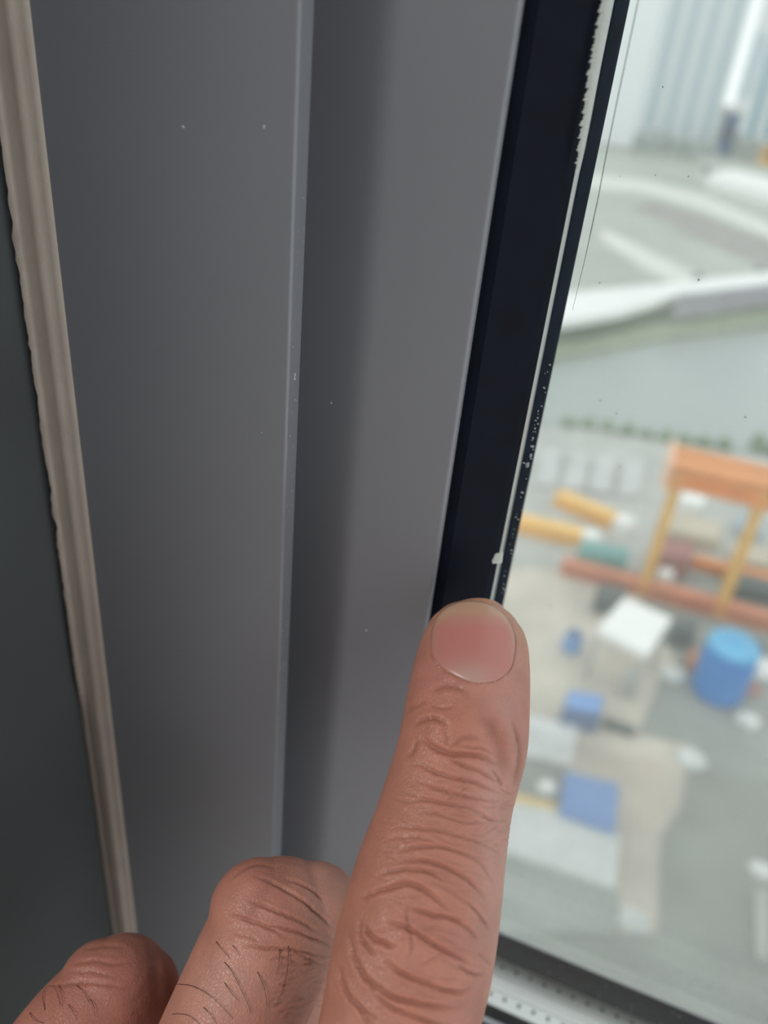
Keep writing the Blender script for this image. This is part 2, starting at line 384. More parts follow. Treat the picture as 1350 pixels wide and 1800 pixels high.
def lathe(name, c, prof, m, parent=None, n=28):
    V = []; Fc = []
    for (r_, z) in prof:
        for k in range(n): V.append((c[0]+r_*math.cos(2*math.pi*k/n), c[1]+r_*math.sin(2*math.pi*k/n), c[2]+z))
    for i in range(len(prof)-1):
        for k in range(n): Fc.append((i*n+k, i*n+(k+1) % n, (i+1)*n+(k+1) % n, (i+1)*n+k))
    Fc += [tuple(range(n)), tuple(range((len(prof)-1)*n, len(prof)*n))]
    return mesh_obj(name, V, Fc, m, parent, False)
def beam(name, a, b, wid, hei, m, parent=None):
    a, b = np.array(a), np.array(b); d = b-a; l = np.linalg.norm(d[:2])
    # an I-section: two flanges and a web
    yaw = math.atan2(d[1], d[0]); c = (a+b)/2
    bm = bmesh.new()
    for sz, oz in (((l, wid, hei*.14), hei*.43), ((l, wid, hei*.14), -hei*.43), ((l, wid*.35, hei*.75), 0)):
        g = bmesh.ops.create_cube(bm, size=1.0); bmesh.ops.scale(bm, vec=sz, verts=g['verts']); bmesh.ops.translate(bm, vec=(0, 0, oz), verts=g['verts'])
    bmesh.ops.rotate(bm, cent=(0, 0, 0), matrix=Matrix.Rotation(yaw, 3, 'Z'), verts=bm.verts); bmesh.ops.translate(bm, vec=tuple(float(v) for v in c), verts=bm.verts)
    me = bpy.data.meshes.new(name); bm.to_mesh(me); bm.free(); me.materials.append(m)
    o = bpy.data.objects.new(name, me); COL.objects.link(o)
    if parent is not None: o.parent = parent; o.matrix_parent_inverse = parent.matrix_world.inverted()
    return o
def lump(name, c, size, m, seed=0, sub=3, rough=.18, parent=None):
    bm = bmesh.new(); bmesh.ops.create_icosphere(bm, subdivisions=sub, radius=1.0); rr = np.random.default_rng(seed); ph = rr.uniform(0, 6, 6)
    for v in bm.verts:
        x, y, z = v.co; k = 1+rough*(math.sin(3*x+ph[0])*math.sin(4*y+ph[1])+.6*math.sin(7*z+ph[2])*math.sin(6*x+ph[3])+.5*math.sin(9*y+ph[4]+5*x))
        v.co = (x*k*size[0], y*k*size[1], max(-0.35, z)*k*size[2])
    bmesh.ops.translate(bm, vec=(float(c[0]), float(c[1]), float(c[2])+.33*size[2]), verts=bm.verts)
    me = bpy.data.meshes.new(name); bm.to_mesh(me); bm.free(); me.materials.append(m)
    o = bpy.data.objects.new(name, me); COL.objects.link(o)
    if parent is not None: o.parent = parent; o.matrix_parent_inverse = parent.matrix_world.inverted()
    return o
def height_for(px, py, py_top):
    b = gp(px, py); lo, hi = 0.0, 24.0
    for _ in range(50):
        m_ = (lo+hi)/2; q = project((b+np.array([0, 0, m_]))[None])[1][0]
        if q > py_top: lo = m_
        else: hi = m_
    return m_

struct(box('ground', (-500, 500, 2, 900, GZ-1, GZ), E_asphalt), 'grey asphalt of the yard below the window', 'ground')
def patch(name, poly, h, m, label, cat): return struct(prism(name, poly, h, -0.5, m), label, cat)
patch('far_field', [(-100, 160), (1500, 300), (1500, 560), (560, 800), (-100, 960)], .05, E_plain, 'flat grey-green land beyond the river', 'field')
patch('river', [(-100, 896), (940, 632), (1180, 588), (1500, 548), (1500, 830), (1250, 785), (1050, 752), (940, 750), (700, 802), (-100, 975)], .06, E_water, 'calm grey river between the green banks', 'river')
patch('river_bank', [(-100, 850), (950, 556), (1180, 530), (1500, 494), (1500, 552), (1180, 590), (940, 634), (-100, 900)], .5, E_green, 'green grassy bank on the far side of the river', 'bank')
patch('quay', [(-100, 977), (700, 804), (940, 752), (1050, 754), (1250, 788), (1500, 834), (1500, 1020), (700, 985), (-100, 990)], .10, E_conc, 'pale concrete quay behind the orange steel frame', 'quay')
patch('sandy_yard', [(-100, 990), (1000, 985), (1110, 1030), (1190, 1160), (1160, 1195), (1120, 1292), (1215, 1310), (1195, 1420), (1160, 1470), (1155, 1640), (1090, 1640), (1075, 1480), (700, 1340), (-100, 1250)], .04, E_sand, 'sandy trodden ground around the white canopy', 'ground')
patch('far_road', [(-100, 300), (1040, 304), (1130, 316), (1240, 344), (1350, 392), (1500, 460), (1500, 492), (1350, 416), (1230, 366), (1120, 336), (1030, 330), (-100, 330)], .10, E_road, 'pale road curving across the far field', 'road')
patch('track_bed', [(1150, 352), (1240, 378), (1350, 424), (1500, 500), (1500, 540), (1330, 466), (1240, 428), (1170, 392), (1110, 368)], .09, E_rail, 'brownish track bed beside the pale road', 'track')
patch('field_path', [(1050, 398), (1110, 424), (1222, 482), (1200, 506), (1130, 470), (1060, 424)], .08, E_road, 'short pale path crossing the far field', 'path')
patch('grey_hardstanding', [(0, 1270), (700, 1430), (1090, 1560), (1085, 1640), (0, 1640)], .07, cm('grey_green_concrete', (.36, .39, .36)), 'smooth grey hardstanding in front of the gravel slab', 'ground')

# towers on the horizon
def tower(name, x0, x1, base, h, ncol, m, g, label, top_gap=0.0, fx=0.42):
    a = gp(x0, base); b = gp(x1, base); yy = (a[1]+b[1])/2; xa = a[0]/a[1]*yy; xb = b[0]/b[1]*yy
    t = empty(name, ((xa+xb)/2, yy, GZ)); tag(t, label, 'building', 'towers on the skyline')
    box('facade', (xa, xb, yy, yy+30, GZ, GZ+h), m, t)
    box('roof', (xa-.6, xb+.6, yy-.6, yy+30.6, GZ+h, GZ+h+1.5), m, t)
    p = (xb-xa)/ncol
    for k in range(ncol):
        box('window_strip', (xa+p*(k+.5-fx/2), xa+p*(k+.5+fx/2), yy-.5, yy+1, GZ+2, GZ+h-4), g, t)
    return t
tower('tower_block', 1118, 1252, 246, 118, 4, E_tower, E_glassb, 'pale tower block with vertical grey-blue window strips, left of the teal one')
tower('tower_block', 1296, 1460, 258, 118, 5, E_tower, E_teal2, 'tower block with brighter teal window strips at the right edge')
def block(name, x0, x1, base, h, dep, m, label, win=None):
    a = gp(x0, base); b = gp(x1, base); yy = (a[1]+b[1])/2; xa = a[0]/a[1]*yy; xb = b[0]/b[1]*yy
    t = empty(name, ((xa+xb)/2, yy, GZ)); tag(t, label, 'building')
    box('wall', (xa, xb, yy, yy+dep, GZ, GZ+h), m, t); box('roof', (xa-.4, xb+.4, yy-.4, yy+dep+.4, GZ+h, GZ+h+.7), E_grey, t)
    if win:
        for k in range(3): box('window', (xa+(xb-xa)*(.12+.28*k), xa+(xb-xa)*(.32+.28*k), yy-.15, yy+.2, GZ+h*.35, GZ+h*.75), win, t)
    return t
block('plain_tower', 960, 1108, 250, 118, 30, E_tower, 'plain pale tower at the left edge of the glass')
block('office_block', 1268, 1300, 262, 52, 14, E_tower, 'pale low block between the two towers', E_glassb)
block('dark_tower', 1254, 1284, 272, 13, 8, E_navy, 'small dark blue tower in front of the pale block', E_dark)
block('warehouse', 1228, 1246, 318, 5, 8, E_white, 'small white building beside the far road', E_dark)
block('warehouse', 1330, 1420, 296, 6, 12, E_ochre, 'low orange building at the far right edge', E_dark)
# long white hall with a curved roof
a, b = gp(1278, 338), gp(1440, 384); dv = b-a; yaw = math.atan2(dv[1], dv[0]); l = np.linalg.norm(dv)
hall = empty('white_hall', (a+b)/2); tag(hall, 'long white hall with a curved roof beyond the road', 'building')
prof = [(-7, 0), (-7, 2.2)]+[(-7*math.cos(math.pi*k/10), 2.2+2.4*math.sin(math.pi*k/10)) for k in range(1, 10)]+[(7, 2.2), (7, 0)]
o = extrude('roof_shell', prof, -l/2, l/2, E_white, None, axis='x'); o.matrix_world = Matrix.Translation(tuple(float(v) for v in (a+b)/2+np.array([0, 7, 0]))) @ Matrix.Rotation(yaw, 4, 'Z')
o.parent = hall; o.matrix_parent_inverse = hall.matrix_world.inverted()
# hazy trees under the towers
for k, (x, y, s) in enumerate([(1118, 276, 7), (1142, 282, 8), (1168, 280, 7), (1192, 288, 8), (1214, 292, 7), (1246, 286, 6), (1312, 284, 8), (1290, 276, 7)]):
    c = gp(x, y); t = empty('tree', c); tag(t, ['round grey-green tree at the foot of the left tower', 'grey-green tree between the towers and the pale road'][k % 2], 'tree', 'trees under the towers')
    t['label'] = 'grey-green tree under the skyline towers'
    lathe('trunk', c, [(.5, 0), (.4, 3), (.3, 5)], E_beige, t, 8); lump('crown', c+np.array([0, 0, 2.5]), (1.8, 1.8, s*.55), cm('far_leaves', (.34, .38, .36)) if k == 0 else bpy.data.materials['far_leaves'], k, parent=t)

# white bridge over the bank
a, b = gp(880, 560, 3), gp(1520, 462, 3)
br = empty('bridge', gp(1200, 520)); tag(br, 'white concrete road bridge along the far river bank', 'bridge')
prism('deck', [(-100, 780), (700, 575), (1000, 514), (1180, 497), (1500, 462), (1500, 480), (1200, 516), (1090, 548), (1000, 563), (700, 625), (-100, 840)], 3, 2.2, E_white, br)
prism('parapet_shade', [(1190, 517), (1500, 481), (1500, 486), (1190, 522)], 3.6, 1.2, E_lav, br)  # lilac strip coloured as the shadow under the bridge deck
for x, y in ((1010, 556), (1110, 540), (1220, 512), (1330, 498), (1440, 486)):
    c = gp(x, y, 0); obox('pier', c+np.array([0, 1.5, 1.1]), (1.0, 2.4, 2.2), .1, E_grey, br)
# shrubs on the near bank
for k in range(9):
    t_ = k/8; x = 1000+t_*270; y = 748+t_*44
    o = lump('shrub', gp(x, y), (.55, .5, .5+.3*random.random()), E_leaf, 20+k, rough=.25); tag(o, 'low green shrub in the row along the near river edge', 'shrub', 'shrubs along the river edge')
for k, (x, y) in enumerate(((1330, 790), (1362, 800))):
    o = lump('shrub', gp(x, y), (.6, .6, .9), E_leaf, 50+k, rough=.25); tag(o, ('left', 'right')[k]+' one of two green shrubs behind the orange beam at the right edge', 'shrub', 'shrubs behind the orange frame')

# pale concrete panels lying on the quay
E_panel = cm('grey_panel', (.54, .54, .53))
pn = [(952, 788), (1000, 792), (1048, 798), (1096, 804)]
for k, (x, y) in enumerate(pn):
    o = prism('concrete_panel', [(x, y), (x+38, y+4), (x+26, y+66), (x-12, y+62)], .45, .1, E_panel)
    tag(o, ('leftmost', 'second from left', 'third from left', 'rightmost')[k]+' of the four pale concrete panels lying on the quay', 'panel', 'concrete panels on the quay')
# orange steel frame
fr = empty('steel_gantry', gp(1190, 1070)); tag(fr, 'tall orange steel frame of beams and posts beside the river', 'frame')
h = height_for(1128, 1042, 830)
A, B = gp(985, 1003), gp(1128, 1042); dv = (B-A)/np.linalg.norm(B-A)
Cc = gp(1262, 1078)
ee = B+dv*14
beam('bottom_beam', A+np.array([0, 0, .4]), ee+np.array([0, 0, .4]), .9, .8, E_rust, fr)
beam('top_beam', B-dv*.5+np.array([0, 0, h]), ee+np.array([0, 0, h]), 1.3, 1.25, E_orange, fr)
beam('top_beam', B-dv*.5+np.array([0, 1.7, h+.1]), ee+np.array([0, 1.7, h+.1]), .9, .8, E_orange, fr)
obox('end_plate', B-dv*.6+np.array([0, .6, h]), (.3, 3.0, 1.5), math.atan2(dv[1], dv[0]), mat('pale_orange_steel', (.80, .48, .30), .5), fr)
for q in (B, Cc, Cc+dv*5.5):
    obox('post', q+np.array([0, 0, h/2]), (.55, .6, h), math.atan2(dv[1], dv[0]), E_ochre, fr)
D2 = np.array([0.4, 4.2, 0])
beam('bottom_beam', B+D2+dv*2+np.array([0, 0, .4]), ee+D2+np.array([0, 0, .4]), .7, .6, E_orange, fr)
# yellow beams with white ends
for (x0, y0, x1, y1, lab) in ((978, 874, 1082, 918, 'upper of two yellow steel beams left of the orange frame'), (905, 918, 1022, 946, 'lower of two yellow steel beams left of the orange frame')):
    a, b = gp(x0, y0, .5), gp(x1, y1, .5); t = empty('yellow_beam', (a+b)/2-np.array([0, 0, .5])); tag(t, lab, 'beam')
    beam('beam', a, b, 1.0, .9, mat('bright_yellow_steel', (.90, .52, .12), .5, noise=.1, scale=.8) if 'bright_yellow_steel' not in bpy.data.materials else bpy.data.materials['bright_yellow_steel'], t)
    d_ = (b-a)/np.linalg.norm(b-a); obox('end_cap', b+d_*.5, (1.0, 1.05, .95), math.atan2(d_[1], d_[0]), E_white, t)
def crate(name, quad, hgt, m, label, cat, lid=None, group=None):
    t = empty(name, gp(sum(q[0] for q in quad)/len(quad), sum(q[1] for q in quad)/len(quad))); tag(t, label, cat, group)
    prism('body', quad, hgt, 0, m, t)
    c = np.mean([gp(x, y, hgt) for x, y in quad], 0); top = [c+(gp(x, y, hgt)-c)*.92 for x, y in quad]; bot = [p.copy() for p in top]
    for p in top: p[2] += .08
    n = len(top); mesh_obj('lid', top+bot, [tuple(range(n)), tuple(range(n, 2*n))[::-1]]+[(i, (i+1) % n, n+(i+1) % n, n+i) for i in range(n)], lid or m, t)
    return t
crate('site_container', [(1022, 950), (1108, 966), (1104, 986), (1016, 968)], 1.2, E_teal, 'teal site container behind the lower beam', 'container')
crate('site_container', [(1150, 942), (1222, 956), (1214, 988), (1142, 972)], 1.2, E_red, 'dull red container inside the orange frame', 'container')
crate('timber_stack', [(1172, 898), (1272, 918), (1264, 952), (1164, 934)], .9, E_beige, 'beige timber stack inside the orange frame', 'timber')
crate('white_tank', [(1200, 866), (1240, 874), (1236, 890), (1196, 882)], .9, E_white, 'small white tank on the timber stack', 'tank')
crate('site_container', [(1302, 904), (1345, 912), (1340, 940), (1296, 930)], .7, mat('grey_blue_paint', (.34, .44, .52), .6), 'grey blue container at the right inside the orange frame', 'container')
crate('timber_stack', [(1290, 950), (1370, 968), (1362, 1000), (1280, 980)], .7, E_beige, 'beige timber stack by the right post', 'timber')
crate('cement_bin', [(1160, 998), (1186, 1003), (1183, 1016), (1156, 1011)], .5, E_white, 'white bin in front of the red container', 'bin')
crate('generator', [(1300, 800), (1360, 808), (1356, 842), (1294, 832)], 2.0, E_grey, 'grey generator behind the orange beam', 'generator', E_conc)
crate('generator', [(1300, 1008), (1400, 1030), (1396, 1052), (1292, 1030)], .8, E_dark, 'dark machine lying in the right bay of the frame', 'machine')
crate('steel_skip', [(1052, 1026), (1104, 1036), (1096, 1060), (1046, 1050)], 1.0, E_dark, 'dark skip behind the white canopy', 'skip')
crate('steel_skip', [(1186, 1086), (1228, 1094), (1222, 1116), (1178, 1108)], 1.0, E_dark, 'dark skip to the right of the white canopy', 'skip')
# white canopy
cq = [(1098, 1050), (1181, 1086), (1138, 1149), (1050, 1104)]; H = 3.0
cp = empty('canopy', gp(1118, 1150)); tag(cp, 'square white canopy on four legs in the yard', 'canopy')
prism('roof', cq, H, H-.35, E_white, cp)
for x, y in cq:
    p = gp(x, y, H); c = np.mean([gp(a_, b_, H) for a_, b_ in cq], 0); p = c+(p-c)*.92
    lathe('leg', (p[0], p[1], GZ), [(.08, 0), (.08, H-.3)], E_grey, cp, 8)
crate('crate', [(1100, 1172), (1128, 1178), (1122, 1202), (1094, 1196)], 1.0, E_conc, 'pale crate under the front corner of the canopy', 'crate')
# blue barrel, tank and skip
t = empty('barrel', gp(1003, 1142)); tag(t, 'small blue barrel standing left of the canopy', 'barrel'); c = gp(1003, 1142)
lathe('body', c, [(.40, 0), (.44, .1), (.46, .5), (.44, .9), (.40, 1.0)], E_tarp, t); lathe('lid', c, [(.40, 1.0), (.36, 1.08), (.1, 1.1)], E_navy, t)
c = gp(1258, 1216); h = height_for(1258, 1216, 1128)
t = empty('water_tank', c); tag(t, 'tall bright blue water tank with a pale blue top', 'tank'); r_ = 1.18
lathe('body', c, [(r_*.9, 0), (r_, .15), (r_, h*.3), (r_*1.03, h*.32), (r_, h*.34), (r_, h*.62), (r_*1.03, h*.64), (r_, h*.66), (r_, h*.9)], E_blue, t)
lathe('top', c, [(r_, h*.9), (r_*.95, h*.96), (r_*.6, h*1.04), (r_*.25, h*1.06)], E_lblue, t); lathe('hatch', c, [(.35, h*1.05), (.35, h*1.1), (.1, h*1.1)], E_lblue, t)
t = crate('blue_skip', [(1000, 1214), (1062, 1224), (1056, 1258), (990, 1244)], 1.1, E_navy, 'faded blue skip beside the white gravel slab', 'skip', E_tarp)
a, b = gp(1060, 1276), gp(1114, 1294); V_, F_ = tube([a+np.array([0, 0, .25]), (a+b)/2+np.array([0, 0, .25]), b+np.array([0, 0, .25])], .22, 10)
tag(mesh_obj('steel_pipe', V_, F_, E_dark), 'short dark pipe lying next to the blue skip', 'pipe')
# slabs, sheet and strip
tag(prism('gravel_slab', [(905, 1252), (1018, 1278), (1004, 1346), (890, 1318)], .25, 0, E_slab), 'small white slab beside the finger under the blue skip', 'slab')
tag(prism('gravel_slab', [(870, 1404), (985, 1428), (1090, 1466), (1082, 1562), (870, 1490)], .25, 0, E_slab), 'large white slab in front of the blue sheet', 'slab')
tag(prism('blue_sheet', [(996, 1356), (1088, 1378), (1080, 1460), (984, 1426)], .5, .1, E_tarp), 'flat square blue sheet lying on the yard', 'sheet')
tag(prism('yellow_strip', [(880, 1388), (980, 1412), (978, 1426), (876, 1404)], .15, 0, mat('yellow_timber', (.75, .55, .25), .7)), 'thin yellow board along the large white slab', 'board')
patch('grey_strip', [(880, 1322), (1000, 1350), (990, 1412), (870, 1386)], .08, E_asphalt, 'grey strip between the two white slabs', 'ground')
for k, (x, y, s, m_, lab) in enumerate([(962, 1388, .32, E_white, 'small white sack on the grey strip'), (1180, 1190, .5, E_slab, 'pale blue-white sack right of the canopy'), (1338, 1182, .7, E_white, 'white sack right of the blue tank'),
        (1312, 1270, .45, E_slab, 'pale sack in front of the blue tank'), (1318, 1214, .4, E_red, 'dull reddish sack at the foot of the blue tank'), (1112, 1622, .45, E_slab, 'pale stone at the end of the sandy path'), (1336, 1534, .35, E_white, 'white sack near the right edge'),
        (1330, 1140, .4, E_dark, 'dark sack behind the blue tank'), (1212, 1340, .5, E_slab, 'pale heap at the corner of the sandy ground')]):
    tag(lump('sack', gp(x, y), (s*1.2, s, s*.8), m_, 70+k, rough=.12), lab, 'sack')
tag(prism('timber_board', [(1328, 1560), (1352, 1566), (1350, 1690), (1332, 1680)], .3, 0, E_conc), 'long pale board lying at the right edge', 'board')
tag(prism('timber_board', [(1214, 1140), (1226, 1142), (1222, 1168), (1210, 1166)], .5, 0, E_rust), 'short rust coloured board left of the blue tank', 'board')

# ------------------------------------------------------------------ the hand
def skin_mat():
    m = bpy.data.materials.new('skin'); m.use_nodes = True; nt = m.node_tree; b = nt.nodes['Principled BSDF']; N = nt.nodes.new
    at_ = N('ShaderNodeAttribute'); at_.attribute_name = 'tone'
    tc = N('ShaderNodeTexCoord')
    no = N('ShaderNodeTexNoise'); no.inputs['Scale'].default_value = 260; no.inputs['Detail'].default_value = 5
    nt.links.new(tc.outputs['Object'], no.inputs['Vector'])
    mr = N('ShaderNodeMapRange'); mr.inputs['From Min'].default_value = 0.3; mr.inputs['From Max'].default_value = 0.7; mr.inputs['To Min'].default_value = 0.90; mr.inputs['To Max'].default_value = 1.08
    nt.links.new(no.outputs['Fac'], mr.inputs['Value'])
    mx = N('ShaderNodeMix'); mx.data_type = 'RGBA'; mx.blend_type = 'MULTIPLY'; mx.inputs['Factor'].default_value = 1
    nt.links.new(at_.outputs['Color'], mx.inputs['A']); nt.links.new(mr.outputs[0], mx.inputs['B'])
    nt.links.new(mx.outputs['Result'], b.inputs['Base Color'])
    b.inputs['Roughness'].default_value = 0.46; b.inputs['Specular IOR Level'].default_value = 0.45
    b.inputs['Subsurface Weight'].default_value = 0.35; b.inputs['Subsurface Radius'].default_value = (1.0, 0.32, 0.18); b.inputs['Subsurface Scale'].default_value = 0.0013
    # fine skin relief: cells and soft lines
    vo = N('ShaderNodeTexVoronoi'); vo.feature = 'DISTANCE_TO_EDGE'; vo.inputs['Scale'].default_value = 1700
    n3 = N('ShaderNodeTexNoise'); n3.inputs['Scale'].default_value = 420; n3.inputs['Detail'].default_value = 3
    nt.links.new(tc.outputs['Object'], n3.inputs['Vector'])
    wv = N('ShaderNodeVectorMath'); wv.operation = 'MULTIPLY_ADD'; wv.inputs[1].default_value = (0.0016, 0.0016, 0.0016)
    nt.links.new(n3.outputs['Color'], wv.inputs[0]); nt.links.new(tc.outputs['Object'], wv.inputs[2])
    nt.links.new(wv.outputs[0], vo.inputs['Vector'])
    vr = N('ShaderNodeMapRange'); vr.inputs['From Max'].default_value = 0.16; nt.links.new(vo.outputs['Distance'], vr.inputs['Value'])
    n4 = N('ShaderNodeTexNoise'); n4.inputs['Scale'].default_value = 1500; n4.inputs['Detail'].default_value = 4; nt.links.new(tc.outputs['Object'], n4.inputs['Vector'])
    ad = N('ShaderNodeMath'); ad.operation = 'ADD'; nt.links.new(vr.outputs[0], ad.inputs[0]); nt.links.new(n4.outputs['Fac'], ad.inputs[1])
    bp = N('ShaderNodeBump'); bp.inputs['Strength'].default_value = 0.36; bp.inputs['Distance'].default_value = 0.00010
    nt.links.new(ad.outputs[0], bp.inputs['Height']); nt.links.new(bp.outputs[0], b.inputs['Normal'])
    return m
M_skin = skin_mat()

def catmull(P, n):
    P = np.array(P, float); m = len(P); out = []
    for u in np.linspace(0, m-1, n):
        i = min(int(u), m-2); t = u-i
        p0, p1, p2, p3 = P[max(i-1, 0)], P[i], P[i+1], P[min(i+2, m-1)]
        out.append(0.5*((2*p1)+(p2-p0)*t+(2*p0-5*p1+4*p2-p3)*t*t+(3*p1-p0-3*p2+p3)*t**3))
    return np.array(out)

HV, HF = [], []
def add_rings(cs, hw, ht, lat, nseg=40, power=2.2):
    """closed tube from ring centres, half widths (lateral), half thicknesses (dorsal) and a lateral direction"""
    b0 = len(HV); n = len(cs)
    for i in range(n):
        t = cs[min(i+1, n-1)]-cs[max(i-1, 0)]; t = t/np.linalg.norm(t)
        la = lat - lat.dot(t)*t; la /= np.linalg.norm(la); do = np.cross(la, t)
        for k in range(nseg):
            a = 2*math.pi*k/nseg; c_, s_ = math.cos(a), math.sin(a)
            e = 2.0/power
            HV.append(cs[i]+la*hw[i]*math.copysign(abs(c_)**e, c_)+do*ht[i]*math.copysign(abs(s_)**e, s_))
    for i in range(n-1):
        for k in range(nseg): HF.append((b0+i*nseg+k, b0+i*nseg+(k+1) % nseg, b0+(i+1)*nseg+(k+1) % nseg, b0+(i+1)*nseg+k))
    HF.append(tuple(b0+k for k in range(nseg))[::-1]); HF.append(tuple(b0+(n-1)*nseg+k for k in range(nseg)))

def add_ball(c, r, lat=None, sx=1., sy=1., sz=1., ax=None):
    b0 = len(HV); nu, nv = 24, 14
    ax = np.eye(3) if ax is None else ax
    for j in range(1, nv):
        th = math.pi*j/nv
        for k in range(nu):
            a = 2*math.pi*k/nu
            HV.append(c+ax@np.array([r*sx*math.sin(th)*math.cos(a), r*sy*math.sin(th)*math.sin(a), r*sz*math.cos(th)]))
    top = len(HV); HV.append(c+ax@np.array([0, 0, r*sz])); HV.append(c-ax@np.array([0, 0, r*sz]))
    for j in range(nv-2):
        for k in range(nu): HF.append((b0+j*nu+k, b0+(j+1)*nu+k, b0+(j+1)*nu+(k+1) % nu, b0+j*nu+(k+1) % nu))
    for k in range(nu):
        HF.append((top, b0+k, b0+(k+1) % nu)); HF.append((top+1, b0+(nv-2)*nu+(k+1) % nu, b0+(nv-2)*nu+k))

def limb(joints, flat=0.92, n=48, lat=None):
    """a tapered limb through (px, py, depth, radius) joints, with round ends"""
    P = np.array([at(*j[:3]) for j in joints]); Rr = np.array([j[3] for j in joints])
    cs = catmull(P, n); rr = np.interp(np.linspace(0, len(P)-1, n), np.arange(len(P)), Rr)
    lat = MW[:, 0] if lat is None else lat
    add_rings(cs, rr, rr*flat, lat, 32, 2.0)
    add_ball(cs[0], rr[0]*0.985); add_ball(cs[-1], rr[-1]*0.985)
    return cs

# index finger: outline measured along the finger, axis depth falling towards the knuckle
IDX = [  # py, left, right, axis depth
    (1063, 842, 842, .1300), (1066, 815, 866, .1297), (1074, 795, 888, .1290), (1088, 772, 908, .1280), (1108, 753, 922, .1266), (1135, 741, 929, .1248), (1165, 731, 931, .1230),
    (1200, 722, 931, .1208), (1245, 713, 930, .1185), (1290, 705, 928, .1165), (1340, 694, 917, .1146), (1400, 675, 901, .1124), (1460, 655, 893, .1104),
    (1520, 631, 887, .1085), (1580, 611, 881, .1067), (1640, 594, 873, .1050), (1700, 579, 863, .1034), (1760, 569, 848, .1018), (1830, 556, 832, .1000), (1950, 536, 806, .0968), (2100, 508, 776, .0930), (2250, 470, 760, .0892)]
ys = np.array([q[0] for q in IDX], float)
tt = np.concatenate([np.linspace(0, 6, 30, endpoint=False), np.linspace(6, len(IDX)-1, 90)])
ii = np.arange(len(IDX))
py = np.interp(tt, ii, ys); pl = np.interp(tt, ii, [q[1] for q in IDX]); pr = np.interp(tt, ii, [q[2] for q in IDX]); dp = np.interp(tt, ii, [q[3] for q in IDX])
def smooth1(a, k=3):
    b = a.copy()
    for _ in range(k): b[1:-1] = 0.25*b[:-2]+0.5*b[1:-1]+0.25*b[2:]
    return b
pl, pr, dp = smooth1(pl), smooth1(pr), smooth1(dp)
cs = np.array([at((a+b)/2, y, d) for a, b, y, d in zip(pl, pr, py, dp)])
hw = (pr-pl)/2*dp/F
th = np.interp(py, [1063, 1100, 1160, 1240, 1300, 1450, 1640, 1800], [0.80, 0.66, 0.72, 0.80, 0.86, 0.86, 0.90, 0.86])
ht = hw*th
add_rings(cs, hw, ht, MW[:, 0], 56, 2.15)
idx_axis = cs
# folded middle and ring fingers
mid_axis = limb([(235, 2230, .100, .0105), (320, 2020, .108, .0098), (405, 1810, .1145, .0098), (468, 1668, .1190, .0099), (494, 1622, .1208, .0096)], 0.95)
add_ball(at(455, 1600, .1200), .0074); add_ball(at(552, 1604, .1222), .0074); add_ball(at(505, 1598, .1212), .0074)
limb([(512, 1622, .1220, .0092), (505, 1680, .1350, .0086), (490, 1790, .1440, .0080)], 0.95)
limb([(490, 1790, .1440, .0080), (430, 1850, .1330, .0076), (400, 1880, .126, .007)], 0.95)
ring_axis = limb([(-60, 2150, .108, .0105), (40, 1960, .116, .0090), (130, 1825, .1225, .0088), (205, 1748, .1265, .0086)], 0.95)
add_ball(at(178, 1730, .1262), .0066); add_ball(at(246, 1738, .1275), .0062)
limb([(212, 1738, .1275, .0082), (220, 1830, .1390, .0078), (215, 1910, .1460, .0072)], 0.95)
limb([(215, 1910, .1460, .0072), (170, 1960, .135, .0068)], 0.95)
limb([(-330, 2230, .112, .0095), (-200, 2010, .124, .0080), (-130, 1930, .128, .0074)], 0.95)
limb([(-130, 1930, .128, .0070), (-110, 2010, .138, .0066), (-120, 2060, .142, .006)], 0.95)
# palm: a metacarpal for each finger down to the wrist, and the thumb folded below
mc = [at(615, 2250, .0892), at(235, 2230, .100), at(-60, 2150, .108), at(-330, 2230, .112)]
down = MW @ np.array([-0.05, 0.97, -0.10]); down /= np.linalg.norm(down)
wrist = mc[1]+down*0.085
for i, p in enumerate(mc):
    q = wrist+(mc[i]-mc[1])*0.45
    cs = np.array([p+(q-p)*t for t in np.linspace(-0.02, 1, 24)]); rr = np.interp(np.linspace(0, 1, 24), [0, .3, 1], [.0118, .0128, .0150])
    add_rings(cs, rr, rr*1.05, MW[:, 0], 32, 2.0); add_ball(cs[0], .0118); add_ball(cs[-1], .0150)
lat = (mc[0]-mc[3]); lat /= np.linalg.norm(lat)
cs = np.array([wrist+down*t for t in np.linspace(-0.07, 0.20, 40)])
rr = np.interp(np.linspace(-0.07, 0.20, 40), [-.07, -.01, .03, .20], [.034, .031, .027, .034])
add_rings(cs, rr, rr*np.interp(np.linspace(-0.07, .20, 40), [-.07, 0, .2], [.45, .66, .85]), lat, 40, 2.3)
tb = wrist+(mc[0]-mc[1])*0.7-down*0.02
tp = [tb, tb+lat*0.022-down*0.020, tb+lat*0.018-down*0.045+MW[:, 2]*0.010, tb+lat*0.004-down*0.060+MW[:, 2]*0.024]
cs = catmull(tp, 30); rr = np.interp(np.linspace(0, 3, 30), [0, 1, 2, 3], [.016, .0135, .0105, .009])
add_rings(cs, rr, rr*0.9, lat, 28, 2.0); add_ball(cs[-1], .009)

